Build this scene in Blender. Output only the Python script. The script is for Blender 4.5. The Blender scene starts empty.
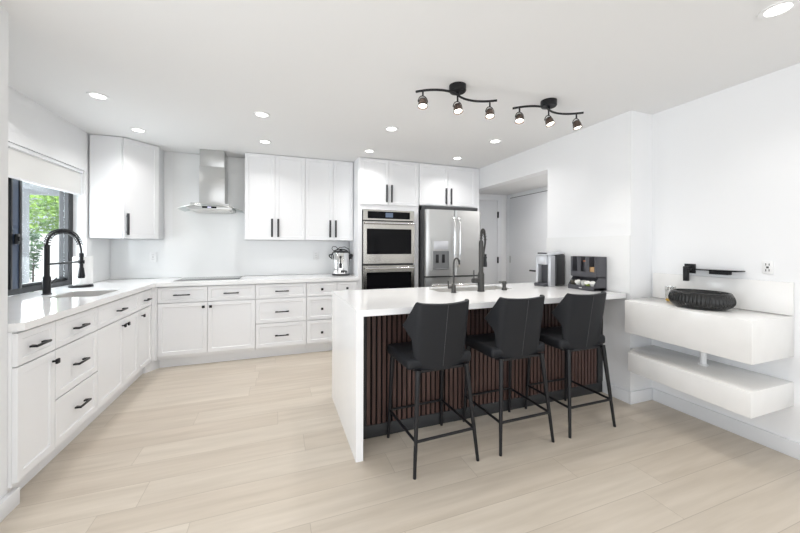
import bpy, bmesh, math, random
from mathutils import Vector, Matrix
random.seed(7)
PI = math.pi
SC = bpy.context.scene
COL = SC.collection

# ------------------------------------------------------------------ camera, world, lights, exposure
CAM_H, F_PX, HORIZON, YAW, ROLL = 1.2998, 334.99, 246.7, 0.3515, 0.0031
cd = bpy.data.cameras.new('camera'); cam = bpy.data.objects.new('camera', cd); COL.objects.link(cam)
cd.sensor_fit = 'HORIZONTAL'; cd.sensor_width = 36.0; cd.lens = 36.0 * F_PX / 800.0
cd.shift_y = -(266.5 - HORIZON) / 800.0
cd.clip_start = 0.05
cam.matrix_world = (Matrix.Translation((0, 0, CAM_H)) @ Matrix.Rotation(-YAW, 4, 'Z')
                    @ Matrix.Rotation(PI / 2, 4, 'X') @ Matrix.Rotation(ROLL, 4, 'Z'))
SC.camera = cam

SC.view_settings.view_transform = 'Standard'
SC.view_settings.look = 'None'
SC.view_settings.exposure = -0.52
SC.view_settings.gamma = 1.0
SC.view_settings.use_curve_mapping = False

W = bpy.data.worlds.new('sky'); SC.world = W; W.use_nodes = True
_bg = W.node_tree.nodes['Background']
_bg.inputs[0].default_value = (0.86, 0.93, 1.0, 1); _bg.inputs[1].default_value = 1.3

def lamp(name, kind, loc, energy, rot=(0, 0, 0), color=(1, 1, 1), parent=None, **kw):
    l = bpy.data.lights.new(name, kind); l.energy = energy; l.color = color
    for k, v in kw.items(): setattr(l, k, v)
    o = bpy.data.objects.new(name, l); COL.objects.link(o); o.location = loc; o.rotation_euler = rot
    if parent: o.parent = parent
    return o
lamp('sun', 'SUN', (0, 0, 10), 7.0, (math.radians(38), math.radians(32), 0), (1, .97, .92), angle=.01)
# fill light added at an assumed opening behind the camera
lamp('rear_fill', 'AREA', (0.9, -3.02, 1.2), 50, (PI / 2, 0, 0), (.94, .97, 1), shape='RECTANGLE', size=3.6, size_y=2.1)
# daylight entering by the side doors left of the camera and by the kitchen window
lamp('side_daylight', 'AREA', (-1.30, -.3, 1.10), 66, (0, -PI / 2, 0), (.93, .965, 1), shape='RECTANGLE', size=2.0, size_y=3.8)
lamp('window_daylight', 'AREA', (-1.99, 3.84, 1.42), 22, (0, -PI / 2, 0), (.92, .96, 1), shape='RECTANGLE', size=.85, size_y=.62)
DOWN_W = 4.7
TRACK_W = 2.4

# ------------------------------------------------------------------ materials
def mat(name, color, rough=.5, metal=0., spec=.5, emit=None, estr=0., trans=0., ior=1.45, coat=0.):
    m = bpy.data.materials.new(name); m.use_nodes = True
    b = m.node_tree.nodes['Principled BSDF']
    b.inputs['Base Color'].default_value = (*color, 1)
    b.inputs['Roughness'].default_value = rough; b.inputs['Metallic'].default_value = metal
    b.inputs['Specular IOR Level'].default_value = spec; b.inputs['IOR'].default_value = ior
    b.inputs['Transmission Weight'].default_value = trans
    b.inputs['Coat Weight'].default_value = coat
    if emit: b.inputs['Emission Color'].default_value = (*emit, 1); b.inputs['Emission Strength'].default_value = estr
    return m
def nd(m, t, **kw):
    n = m.node_tree.nodes.new(t)
    for k, v in kw.items(): setattr(n, k, v)
    return n
def bsdf(m): return m.node_tree.nodes['Principled BSDF']
def noise_bump(m, scale=200, strength=.1, dist=.001, stretch=(1, 1, 1)):
    L = m.node_tree.links; tc = nd(m, 'ShaderNodeTexCoord'); mp = nd(m, 'ShaderNodeMapping'); n = nd(m, 'ShaderNodeTexNoise'); b = nd(m, 'ShaderNodeBump')
    mp.inputs['Scale'].default_value = stretch; n.inputs['Scale'].default_value = scale
    b.inputs['Strength'].default_value = strength; b.inputs['Distance'].default_value = dist
    L.new(tc.outputs['Object'], mp.inputs[0]); L.new(mp.outputs[0], n.inputs['Vector']); L.new(n.outputs[0], b.inputs['Height']); L.new(b.outputs[0], bsdf(m).inputs['Normal'])
def noise_color(m, c1, c2, scale=4, stretch=(1, 1, 1), lo=.35, hi=.65, detail=4):
    L = m.node_tree.links; tc = nd(m, 'ShaderNodeTexCoord'); mp = nd(m, 'ShaderNodeMapping'); n = nd(m, 'ShaderNodeTexNoise'); r = nd(m, 'ShaderNodeValToRGB')
    mp.inputs['Scale'].default_value = stretch; n.inputs['Scale'].default_value = scale; n.inputs['Detail'].default_value = detail
    r.color_ramp.elements[0].position = lo; r.color_ramp.elements[0].color = (*c1, 1)
    r.color_ramp.elements[1].position = hi; r.color_ramp.elements[1].color = (*c2, 1)
    L.new(tc.outputs['Object'], mp.inputs[0]); L.new(mp.outputs[0], n.inputs['Vector']); L.new(n.outputs[0], r.inputs[0]); L.new(r.outputs[0], bsdf(m).inputs['Base Color'])

M = {}
M['wall'] = mat('wall_paint', (.90, .905, .915), .6, spec=.3); noise_bump(M['wall'], 300, .05)
M['ceiling'] = mat('ceiling_paint', (.85, .85, .85), .8, spec=.2); noise_bump(M['ceiling'], 250, .08)
M['trim'] = mat('trim_paint', (.86, .87, .89), .35)
M['door'] = mat('door_paint', (.80, .81, .83), .4)
M['cab'] = mat('cabinet_lacquer', (.915, .92, .935), .42)
M['quartz'] = mat('white_quartz', (.87, .87, .87), .12); noise_color(M['quartz'], (.90, .90, .905), (.93, .93, .93), 3, lo=.3, hi=.7)
M['splash'] = mat('white_quartz_splash', (.89, .895, .895), .13)
M['vanity'] = mat('warm_white_quartz', (.84, .82, .79), .14); noise_color(M['vanity'], (.85, .84, .82), (.89, .88, .865), 5)
M['black'] = mat('matte_black_metal', (.010, .010, .012), .38, spec=.4)
M['charcoal'] = mat('charcoal_pull', (.05, .05, .055), .4)
M['leather'] = mat('black_leather', (.015, .016, .019), .5, spec=.3); noise_bump(M['leather'], 420, .12)
M['seam'] = mat('leather_seam', (.07, .07, .075), .6)
M['steel'] = mat('brushed_steel', (.60, .60, .59), .32, 1.0); noise_bump(M['steel'], 60, .04, .0006, (1, 1, 40))
M['steel_warm'] = mat('oven_steel', (.54, .52, .48), .2, 1.0)
M['steel_dark'] = mat('gunmetal', (.085, .083, .08), .34, .85)
M['chrome'] = mat('chrome', (.82, .82, .82), .1, 1.0)
M['sink'] = mat('sink_steel', (.72, .71, .69), .45, .7)
M['blackglass'] = mat('black_glass', (.006, .006, .007), .05, spec=.12)
M['hobglass'] = mat('hob_glass', (.012, .012, .013), .08, spec=.7)
M['bodydark'] = mat('fridge_side', (.06, .062, .065), .5)
M['ventgrey'] = mat('dispenser_grey', (.24, .245, .25), .35, .4)
M['blacktrim'] = mat('black_plastic', (.02, .02, .022), .35)
M['greyplastic'] = mat('grey_plastic', (.075, .075, .085), .45)
M['silverplastic'] = mat('silver_plastic', (.66, .67, .70), .28, .5)
M['white'] = mat('white_plastic', (.86, .86, .86), .35)
M['socket'] = mat('socket_dark', (.10, .10, .10), .5)
M['slotgrey'] = mat('socket_grey', (.5, .5, .5), .5)
M['paper'] = mat('paper', (.88, .88, .87), .9, spec=.1); noise_bump(M['paper'], 150, .2)
M['shade'] = mat('shade_fabric', (.80, .80, .785), .9, spec=.1); noise_bump(M['shade'], 400, .1)
M['slat'] = mat('walnut_slat', (.10, .06, .05), .45); noise_color(M['slat'], (.05, .027, .023), (.125, .07, .058), 6, (30, 30, .6), .3, .7)
M['panelblack'] = mat('charcoal_panel', (.030, .031, .033), .5)
M['groove'] = mat('groove_felt', (.008, .008, .008), .9, spec=.1)
M['lampglow'] = mat('lamp_glow', (1, 1, 1), .5, emit=(1, .98, .95), estr=9)
M['bulbglow'] = mat('bulb_glow', (1, 1, 1), .5, emit=(1, .95, .86), estr=6)
M['bronze'] = mat('smoked_glass_shade', (.16, .12, .10), .15, .7)
M['display'] = mat('display', (.02, .02, .03), .1, emit=(.45, .62, .9), estr=.35)
M['displayled'] = mat('hood_led', (.2, .2, .3), .2, emit=(.75, .72, 1), estr=1.4)
M['basin'] = mat('black_ceramic', (.015, .015, .015), .24)
M['gold'] = mat('gold_glass_base', (.62, .38, .08), .2, .6)
M['kraft'] = mat('kraft_paper', (.52, .33, .17), .8)
M['rust'] = mat('brown_wrapper', (.28, .10, .05), .6)
M['podgreen'] = mat('pod_green', (.32, .42, .08), .5)
M['podwhite'] = mat('pod_white', (.78, .78, .75), .4)
M['poddark'] = mat('pod_dark', (.10, .09, .07), .4)
M['winframe'] = mat('black_window_frame', (.010, .011, .014), .35)
M['sashgrey'] = mat('bluegrey_sash', (.05, .075, .13), .35)
M['hedge'] = mat('leaf_green', (.16, .36, .05), .6); noise_color(M['hedge'], (.16, .38, .03), (.42, .66, .12), 2.5)
M['shrub'] = mat('shrub_green', (.10, .22, .10), .6); noise_color(M['shrub'], (.07, .18, .08), (.2, .34, .16), 4)
M['bark'] = mat('bark', (.12, .085, .06), .9)
M['outwhite'] = mat('exterior_white', (.80, .81, .83), .7)
M['paving'] = mat('paving', (.55, .56, .58), .8); noise_color(M['paving'], (.48, .49, .51), (.60, .61, .62), 3)
M['pot'] = mat('pot_glaze', (.75, .76, .78), .4)
# clear panes: mostly transparent with a weak mirror
def pane(name, tint, mixf):
    m = bpy.data.materials.new(name); m.use_nodes = True; t = m.node_tree; t.nodes.clear()
    o = t.nodes.new('ShaderNodeOutputMaterial'); mx = t.nodes.new('ShaderNodeMixShader'); tr = t.nodes.new('ShaderNodeBsdfTransparent'); gl = t.nodes.new('ShaderNodeBsdfGlossy')
    tr.inputs[0].default_value = (*tint, 1); gl.inputs['Roughness'].default_value = .02; mx.inputs[0].default_value = mixf
    t.links.new(tr.outputs[0], mx.inputs[1]); t.links.new(gl.outputs[0], mx.inputs[2]); t.links.new(mx.outputs[0], o.inputs[0]); return m
M['pane'] = pane('window_pane', (.95, .97, .97), .06)
M['hoodglass'] = pane('hood_glass', (.72, .76, .76), .09)
M['tumbler'] = pane('tumbler_glass', (.95, .95, .94), .35)
# floor: wide pale oak planks running along X
def floor_mat():
    m = mat('pale_oak_planks', (.6, .5, .4), .34); L = m.node_tree.links
    tc = nd(m, 'ShaderNodeTexCoord'); 
    def math_(op, a, b=None):
        n_ = nd(m, 'ShaderNodeMath', operation=op)
        for k, v in enumerate((a, b)):
            if v is None: continue
            if isinstance(v, (int, float)): n_.inputs[k].default_value = v
            else: L.new(v, n_.inputs[k])
        return n_.outputs[0]
    sp = nd(m, 'ShaderNodeSeparateXYZ'); L.new(tc.outputs['Object'], sp.inputs[0])
    yy = math_('DIVIDE', math_('SUBTRACT', sp.outputs[1], .055), .196); row = math_('FLOOR', yy); fy = math_('FRACT', yy)
    w1_ = nd(m, 'ShaderNodeTexWhiteNoise', noise_dimensions='1D'); L.new(row, w1_.inputs['W'])
    xx = math_('ADD', math_('DIVIDE', sp.outputs[0], 1.45), math_('MULTIPLY', w1_.outputs['Value'], 5.0)); col = math_('FLOOR', xx); fx = math_('FRACT', xx)
    cb = nd(m, 'ShaderNodeCombineXYZ'); L.new(row, cb.inputs[0]); L.new(col, cb.inputs[1])
    w2_ = nd(m, 'ShaderNodeTexWhiteNoise', noise_dimensions='2D'); L.new(cb.outputs[0], w2_.inputs['Vector'])
    gy = math_('LESS_THAN', math_('MINIMUM', fy, math_('SUBTRACT', 1.0, fy)), .0075)
    gx = math_('LESS_THAN', math_('MINIMUM', fx, math_('SUBTRACT', 1.0, fx)), .0010)
    gap = math_('MAXIMUM', gx, gy)
    r = nd(m, 'ShaderNodeValToRGB')
    r.color_ramp.elements[0].color = (.595, .522, .437, 1); r.color_ramp.elements[1].color = (.655, .588, .503, 1)
    L.new(w2_.outputs['Value'], r.inputs[0])
    # grain: noise stretched along X, shifted per plank
    ad = nd(m, 'ShaderNodeVectorMath', operation='ADD'); sc = nd(m, 'ShaderNodeVectorMath', operation='MULTIPLY'); sc.inputs[1].default_value = (1.1, 13, 1)
    sh = nd(m, 'ShaderNodeVectorMath', operation='MULTIPLY'); sh.inputs[1].default_value = (7, 3, 5)
    L.new(tc.outputs['Object'], sc.inputs[0]); L.new(w2_.outputs['Color'], sh.inputs[0]); L.new(sc.outputs[0], ad.inputs[0]); L.new(sh.outputs[0], ad.inputs[1])
    n = nd(m, 'ShaderNodeTexNoise'); n.inputs['Scale'].default_value = 1.5; n.inputs['Detail'].default_value = 5; n.inputs['Distortion'].default_value = .25
    L.new(ad.outputs[0], n.inputs['Vector'])
    g = nd(m, 'ShaderNodeValToRGB'); g.color_ramp.elements[0].position = .3; g.color_ramp.elements[1].position = .7
    g.color_ramp.elements[0].color = (.84, .82, .79, 1); g.color_ramp.elements[1].color = (1.06, 1.06, 1.06, 1)
    L.new(n.outputs[0], g.inputs[0])
    mu = nd(m, 'ShaderNodeMix', data_type='RGBA', blend_type='MULTIPLY'); mu.inputs[0].default_value = .75
    L.new(r.outputs[0], mu.inputs[6]); L.new(g.outputs[0], mu.inputs[7])
    mm = nd(m, 'ShaderNodeMix', data_type='RGBA'); mm.inputs[7].default_value = (.34, .285, .225, 1)
    ml = nd(m, 'ShaderNodeMath', operation='MULTIPLY'); ml.inputs[1].default_value = .55; L.new(gap, ml.inputs[0])
    L.new(ml.outputs[0], mm.inputs[0]); L.new(mu.outputs[2], mm.inputs[6]); L.new(mm.outputs[2], bsdf(m).inputs['Base Color'])
    bp = nd(m, 'ShaderNodeBump'); bp.inputs['Strength'].default_value = .06; bp.inputs['Distance'].default_value = .002
    L.new(n.outputs[0], bp.inputs['Height']); L.new(bp.outputs[0], bsdf(m).inputs['Normal'])
    return m
M['floor'] = floor_mat()

# ------------------------------------------------------------------ mesh builder
class MB:
    def __init__(s): s.bm = bmesh.new(); s.mi = 0
    def _new(s, f0):
        for f in list(s.bm.faces)[f0:]: f.material_index = s.mi; f.smooth = True
    def box(s, x0, x1, y0, y1, z0, z1, bev=0., seg=2, mi=None):
        if mi is not None: s.mi = mi
        t = bmesh.new()
        v = [t.verts.new((x, y, z)) for z in (z0, z1) for y in (y0, y1) for x in (x0, x1)]
        for q in ((0, 2, 3, 1), (4, 5, 7, 6), (0, 1, 5, 4), (2, 6, 7, 3), (0, 4, 6, 2), (1, 3, 7, 5)): t.faces.new([v[i] for i in q])
        if bev: bmesh.ops.bevel(t, geom=list(t.edges), offset=bev, segments=seg, profile=.5, affect='EDGES')
        s.join(t); return s
    def join(s, t, mtx=None):
        if mtx is not None: bmesh.ops.transform(t, matrix=mtx, verts=list(t.verts))
        mp = {v: s.bm.verts.new(v.co) for v in t.verts}
        for f in t.faces:
            try: g = s.bm.faces.new([mp[v] for v in f.verts]); g.material_index = s.mi; g.smooth = True
            except ValueError: pass
        t.free(); return s
    def tube(s, pts, r, seg=12, mi=None, caps=True):
        if mi is not None: s.mi = mi
        pts = [Vector(p) for p in pts]; n = len(pts); rs = r if isinstance(r, (list, tuple)) else [r] * n
        rings = []; up = None
        for i, p in enumerate(pts):
            d = ((pts[min(i + 1, n - 1)] - pts[max(i - 1, 0)])).normalized()
            if up is None: up = d.orthogonal().normalized()
            up = (up - d * up.dot(d))
            up = up.normalized() if up.length > 1e-6 else d.orthogonal().normalized()
            w = d.cross(up)
            rings.append([s.bm.verts.new(p + (up * math.cos(2 * PI * k / seg) + w * math.sin(2 * PI * k / seg)) * rs[i]) for k in range(seg)])
        fs = []
        for a, b in zip(rings, rings[1:]):
            for k in range(seg): fs.append(s.bm.faces.new((a[k], a[(k + 1) % seg], b[(k + 1) % seg], b[k])))
        if caps: fs.append(s.bm.faces.new(rings[0][::-1])); fs.append(s.bm.faces.new(rings[-1]))
        for f in fs: f.material_index = s.mi; f.smooth = True
        return s
    def cyl(s, p0, p1, r0, r1=None, seg=20, mi=None): return s.tube([p0, p1], [r0, r0 if r1 is None else r1], seg, mi)
    def lathe(s, prof, c=(0, 0, 0), seg=32, mi=None, sx=1, sy=1, rfun=None):
        if mi is not None: s.mi = mi
        rings = []
        for r, z in prof:
            if r < 1e-6: rings.append([s.bm.verts.new((c[0], c[1], c[2] + z))])
            else:
                ring = []
                for k in range(seg):
                    a = 2 * PI * k / seg; rr = r if rfun is None else r + rfun(a, z)
                    ring.append(s.bm.verts.new((c[0] + rr * sx * math.cos(a), c[1] + rr * sy * math.sin(a), c[2] + z)))
                rings.append(ring)
        for a, b in zip(rings, rings[1:]):
            for k in range(seg):
                k2 = (k + 1) % seg
                if len(a) == 1 and len(b) == 1: continue
                if len(a) == 1: f = s.bm.faces.new((a[0], b[k2], b[k]))
                elif len(b) == 1: f = s.bm.faces.new((a[k], a[k2], b[0]))
                else: f = s.bm.faces.new((a[k], a[k2], b[k2], b[k]))
                f.material_index = s.mi; f.smooth = True
        return s
    def prism(s, poly, z0, z1, bev=0., mi=None, mtx=None):
        if mi is not None: s.mi = mi
        t = bmesh.new(); b = [t.verts.new((x, y, z0)) for x, y in poly]; u = [t.verts.new((x, y, z1)) for x, y in poly]; n = len(poly)
        t.faces.new(b[::-1]); t.faces.new(u)
        for k in range(n): t.faces.new((b[k], b[(k + 1) % n], u[(k + 1) % n], u[k]))
        bmesh.ops.recalc_face_normals(t, faces=list(t.faces))
        if bev: bmesh.ops.bevel(t, geom=list(t.edges), offset=bev, segments=2, profile=.5, affect='EDGES')
        return s.join(t, mtx)
    def grid(s, xs, ys, keep, z0, z1, mtx=None, mi=None):
        """a slab cut in cells; keep(i,j) tells which cells are solid"""
        if mi is not None: s.mi = mi
        t = bmesh.new(); V = {}
        def v(i, j, k):
            if (i, j, k) not in V: V[(i, j, k)] = t.verts.new((xs[i], ys[j], (z0, z1)[k]))
            return V[(i, j, k)]
        K = lambda i, j: 0 <= i < len(xs) - 1 and 0 <= j < len(ys) - 1 and keep(i, j)
        for i in range(len(xs) - 1):
            for j in range(len(ys) - 1):
                if not K(i, j): continue
                t.faces.new((v(i, j, 1), v(i + 1, j, 1), v(i + 1, j + 1, 1), v(i, j + 1, 1)))
                t.faces.new((v(i, j, 0), v(i, j + 1, 0), v(i + 1, j + 1, 0), v(i + 1, j, 0)))
                for di, dj, a, b in ((-1, 0, (i, j + 1), (i, j)), (1, 0, (i + 1, j), (i + 1, j + 1)), (0, -1, (i, j), (i + 1, j)), (0, 1, (i + 1, j + 1), (i, j + 1))):
                    if not K(i + di, j + dj): t.faces.new((v(*a, 0), v(*b, 0), v(*b, 1), v(*a, 1)))
        return s.join(t, mtx)
    def shaker(s, x0, x1, z0, z1, yf, th=.02, rail=.055, dep=.007, bev=.0015, mi=None):
        """shaker front facing -y: a slab with a recessed centre panel"""
        if mi is not None: s.mi = mi
        t = bmesh.new()
        v = [t.verts.new((x, y, z)) for z in (z0, z1) for y in (yf, yf + th) for x in (x0, x1)]
        for q in ((0, 2, 3, 1), (4, 5, 7, 6), (0, 1, 5, 4), (2, 6, 7, 3), (0, 4, 6, 2), (1, 3, 7, 5)): t.faces.new([v[i] for i in q])
        ed = [e for e in t.edges if all(abs(w.co.y - yf) < 1e-6 for w in e.verts)]
        bmesh.ops.bevel(t, geom=ed, offset=bev, segments=1, affect='EDGES')
        t.faces.ensure_lookup_table(); t.normal_update()
        fr = max((f for f in t.faces if f.normal.y < -.9), key=lambda f: f.calc_area())
        rl = min(rail, (z1 - z0) * .27, (x1 - x0) * .27)
        bmesh.ops.inset_region(t, faces=[fr], thickness=rl)
        bmesh.ops.inset_region(t, faces=[fr], thickness=.006, depth=-dep)
        return s.join(t)
    def build(s, name, mats, parent=None, loc=None, angle=35):
        bmesh.ops.remove_doubles(s.bm, verts=list(s.bm.verts), dist=1e-6)
        bmesh.ops.recalc_face_normals(s.bm, faces=list(s.bm.faces))
        me = bpy.data.meshes.new(name); s.bm.to_mesh(me); s.bm.free()
        me.set_sharp_from_angle(angle=math.radians(angle))
        for m in (mats if isinstance(mats, (list, tuple)) else [mats]): me.materials.append(M[m] if isinstance(m, str) else m)
        o = bpy.data.objects.new(name, me); COL.objects.link(o)
        if parent: o.parent = parent
        if loc: o.location = loc
        return o

def tag(o, label, cat, group=None):
    o['label'] = label; o['category'] = cat
    if group: o['group'] = group
    return o
def thing(name, label, cat, loc=(0, 0, 0), rz=0, group=None):
    o = bpy.data.objects.new(name, None); COL.objects.link(o); o.empty_display_size = .1
    o.location = loc; o.rotation_euler = (0, 0, rz); return tag(o, label, cat, group)
def struct(o): o['kind'] = 'structure'; return o
def dup(root, loc, label, rz=None):
    def cp(o, par):
        c = o.copy(); COL.objects.link(c)
        if par: c.parent = par
        for ch in list(o.children): cp(ch, c)
        return c
    r = cp(root, None); r.location = loc; r['label'] = label
    if rz is not None: r.rotation_euler = (0, 0, rz)
    return r
def arc(c, r, a0, a1, n, ax='yz'):
    out = []
    for k in range(n + 1):
        a = a0 + (a1 - a0) * k / n; p = [c[0], c[1], c[2]]
        p['xyz'.index(ax[0])] += r * math.cos(a); p['xyz'.index(ax[1])] += r * math.sin(a); out.append(tuple(p))
    return out
def bez(p0, p1, p2, p3, n=14):
    p0, p1, p2, p3 = map(Vector, (p0, p1, p2, p3))
    return [tuple(p0 * (1 - t) ** 3 + p1 * 3 * t * (1 - t) ** 2 + p2 * 3 * t * t * (1 - t) + p3 * t ** 3) for t in (k / n for k in range(n + 1))]

# ------------------------------------------------------------------ the setting
H = 2.44
XL, XR, YB, YF_ = -1.81, 3.02, 4.77, -3.1          # left wall, right wall, back wall, wall behind the camera
XK, YP = 2.76, 1.955                                # kitchen side of the pier wall, front of the pier
XS, YS = -1.24, 2.205                               # near left wall face and its end
struct(MB().box(-2.1, 4.2, -3.4, 4.95, -.12, 0).build('floor', 'floor'))
struct(MB().box(-2.1, 4.2, -3.4, 4.95, H, H + .2).build('ceiling', 'ceiling'))
RX = Matrix(((0, 0, 1, 0), (1, 0, 0, 0), (0, 1, 0, 0), (0, 0, 0, 1)))     # grid (a,b,c) -> (x=c, y=a, z=b)
RY = Matrix(((1, 0, 0, 0), (0, 0, 1, 0), (0, 1, 0, 0), (0, 0, 0, 1)))     # grid (a,b,c) -> (x=a, y=c, z=b)
WY0, WY1, WZ0, WZ1 = 2.75, 4.235, .875, 2.05
struct(MB().grid([YS, WY0, WY1, YB], [0, WZ0, WZ1, H], lambda i, j: not (i == 1 and j == 1), XL - .2, XL, RX).build('wall_left', 'wall'))
struct(MB().box(XL - .2, XK, YB, YB + .15, 0, H).build('wall_back', 'wall'))
struct(MB().grid([YF_ - .15, -2.3, 1.7, YS], [0, 2.2, H], lambda i, j: not (i == 1 and j == 0), XS - .16, XS, RX).box(XL - .2, XS - .16, YS - .16, YS, 0, H).build('wall_near_left', 'wall'))
struct(MB().box(XR, XR + .15, YF_ - .15, YP, 0, H).build('wall_right', 'wall'))
struct(MB().grid([-1.24, -.9, 2.75, XR], [0, 2.25, H], lambda i, j: not (i == 1 and j == 0), YF_ - .15, YF_, RY).build('wall_behind', 'wall'))
DY0, DY1, DZ = 2.87, 4.45, 2.145                    # opening to the hall
struct(MB().grid([YP, DY0, DY1, YB + .15], [0, DZ, H], lambda i, j: not (i == 1 and j == 0), XK, XK + .14, RX).build('wall_kitchen_side', 'wall'))
struct(MB().box(XK + .14, XR + .15, YP, YP + .12, 0, H).build('wall_pier', 'wall'))
# hall beyond the opening
HX, HY = 3.52, 4.54
struct(MB().box(XK + .14, HX + .15, HY, HY + .12, 0, 2.3).build('wall_hall_end', 'wall'))
struct(MB().box(HX, HX + .15, 2.3, HY, 0, 2.3).build('wall_hall_side', 'wall'))
struct(MB().box(XK + .14, HX, 2.3, 2.42, 0, 2.3).build('wall_hall_near', 'wall'))
struct(MB().box(XK + .14, HX, 2.42, HY, DZ, DZ + .1).build('ceiling_hall', 'ceiling'))
d1 = struct(MB().box(2.92, 3.325, HY - .022, HY - .004, .01, 2.035, .002).build('door_1', 'door'))
for z in (1.817, 1.09, .25): MB().box(3.318, 3.345, HY - .034, HY - .021, z - .05, z + .05, .003).build('hinge', 'black', d1)
struct(MB().grid([2.905, 2.915, 3.332, 3.41], [0, 2.045, 2.115], lambda i, j: not (i == 1 and j == 0), HY - .018, HY, RY).build('trim_1', 'trim'))
struct(MB().box(HX - .010, HX - .001, 3.39, 4.4405, 2.076, 2.086).box(HX - .010, HX - .001, 4.4355, 4.4395, 0, 2.076).build('door_gap_shade', 'bodydark'))  # dark strip standing in for the shade in the gap around door_2
d2 = struct(MB().box(HX - .03, HX - .004, 3.40, 4.435, .01, 2.075, .002).build('door_2', 'door'))
MB().box(HX - .036, HX - .029, 4.40, 4.425, 1.05, 1.16, .003).build('flush_pull', 'steel', d2)
lv = MB().cyl((HX - .03, 3.80, .96), (HX - .085, 3.80, .96), .012).box(HX - .095, HX - .075, 3.79, 3.91, .95, .972, .004)
lv.cyl((HX - .03, 3.80, .96), (HX - .04, 3.80, .96), .028).build('lever_handle', 'black', d2)
struct(MB().box(HX - .015, HX, 4.441, HY - .02, 0, 2.14, .002).build('trim_2', 'trim'))
hl = struct(MB().lathe([(.045, -.003), (.048, -.006), (.066, -.005), (.069, -.0005)], (3.2, 3.1, DZ), 40).build('trim_hall_fill', 'white'))  # unseen ceiling light, added to brighten the hall
MB().lathe([(0, -.004), (.0455, -.004)], (3.2, 3.1, DZ), 40).build('diffuser', 'lampglow', hl)
lamp('downlight_lamp', 'AREA', (3.2, 3.1, DZ - .012), 9.0, color=(1, .98, .96), parent=hl, shape='DISK', size=.10)  # added hall fill, out of the camera's view
# baseboards
def bb(name, x0, x1, y0, y1, h=.10): struct(MB().box(x0, x1, y0, y1, 0, h, .003).build(name, 'trim'))
bb('baseboard_near_left', XS, XS + .027, 1.7, YS + .040, .085)
bb('baseboard_right', XR - .016, XR, YF_, YP - .017)
bb('baseboard_pier', XK - .016, XR, YP - .016, YP)
bb('baseboard_kitchen_side', XK - .016, XK, YP + .0005, 2.198)
# window_1: sliding window in the left wall
wx = -1.935
w1 = struct(MB().grid([WY0 + .002, WY0 + .045, WY1 - .085, WY1 - .002], [.918, .965, WZ1 - .05, WZ1 - .002], lambda i, j: not (i == 1 and j == 1), wx - .03, wx + .035, RX).build('window_1', 'winframe'))
MB().box(wx - .012, wx + .05, 3.380, 3.402, .966, WZ1 - .05, .002).box(wx + .0, wx + .05, 3.472, 3.502, .966, WZ1 - .05, .002).build('sash_stile', 'winframe', w1)
MB().box(wx - .008, wx + .045, 3.4025, 3.4715, .966, WZ1 - .05).build('sash_channel', 'sashgrey', w1)
MB().box(wx + .05, wx + .066, 3.412, 3.452, 1.31, 1.39, .006).cyl((wx + .066, 3.435, 1.35), (wx + .078, 3.435, 1.35), .018).build('window_latch', 'blacktrim', w1)
MB().box(wx - .006, wx + .02, 3.503, WY1 - .0855, .9655, .99, .002).build('sash_frame', 'winframe', w1)
MB().box(wx + .003, wx + .007, 3.503, WY1 - .0855, .98, WZ1 - .05).build('pane', 'pane', w1)
MB().box(wx - .02, wx - .016, WY0 + .04, 3.40, .96, WZ1 - .05).build('pane', 'pane', w1)
# roller shade
t = thing('roller_shade', 'off-white roller shade half lowered over the black window', 'shade', (XL - .03, 3.4925, 1.795))
MB().box(-.035, .022, -.735, .735, .222, .252, .004).build('cassette', 'trim', t)
MB().box(.004, .006, -.73, .73, .012, .222).build('shade_fabric', 'shade', t)
MB().box(-.002, .012, -.73, .73, 0, .018, .003).build('bottom_rail', 'trim', t)

# ------------------------------------------------------------------ cabinet pieces (local frame: width along +x, front at y=0 facing -y, depth along +y)
def pull(par, x, z, w=.15, yf=-.0):
    m = MB().box(x - w / 2, x + w / 2, yf - .034, yf - .024, z - .006, z + .006, .002)
    for s in (-1, 1):
        xx = x + s * (w / 2 - .012)
        m.prism([(xx - s * -.012, 0), (xx + s * .012, -.03), (xx - s * .002, -.03), (xx - s * .026 + s * .012, 0)], z - .005, z + .005, mtx=Matrix.Translation((0, yf, 0)))
    return m.build('bar_handle', 'black', par)
def knob(par, x, z, yf=0.):
    return MB().cyl((x, yf, z), (x, yf - .02, z), .006, seg=10).box(x - .014, x + .014, yf - .03, yf - .018, z - .014, z + .014, .003).build('knob', 'black', par)
def vpull(par, x, z0, z1, yf=0., w=.024):
    m = MB().box(x - w / 2, x + w / 2, yf - .032, yf - .022, z0, z1, .002)
    for z in (z0 + .03, z1 - .03): m.cyl((x, yf, z), (x, yf - .025, z), .005, seg=8)
    return m.build('bar_handle', 'charcoal', par)
TH = .02; TOPZ = .872; G = .002
def base_unit(label, loc, rz, w, fronts, depth=.575, toe=.075, cavity=None, toe_x=.0005):
    """fronts: (kind, x0, x1, z0, z1, handle) in the local frame; front faces at y=0, carcass from y=TH"""
    t = thing('base_cabinet', label, 'cabinet', loc, rz, 'white base cabinets')
    b = MB()
    if cavity: b.grid([.0005, cavity[0], cavity[1], w - .0005], [TH + .001, cavity[2], cavity[3], depth], lambda i, j: not (i == 1 and j == 1), .6, TOPZ).box(.0005, w - .0005, TH + .001, depth, .105, .6)
    else: b.box(.0005, w - .0005, TH + .001, depth, .105, TOPZ, .001)
    b.build('body', 'cab', t)
    MB().box(toe_x, w - .0005, toe, depth - .01, 0, .1045).build('toe_kick', 'cab', t)
    for kind, x0, x1, z0, z1, hd in fronts:
        d = MB().shaker(x0 + G, x1 - G, z0, z1, 0).build(kind, 'cab', t)
        if hd: hd[0](d, *hd[1:])
    return t
DT, DB, LO = .862, .700, .125     # top drawer top/bottom, lowest front edge
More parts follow.
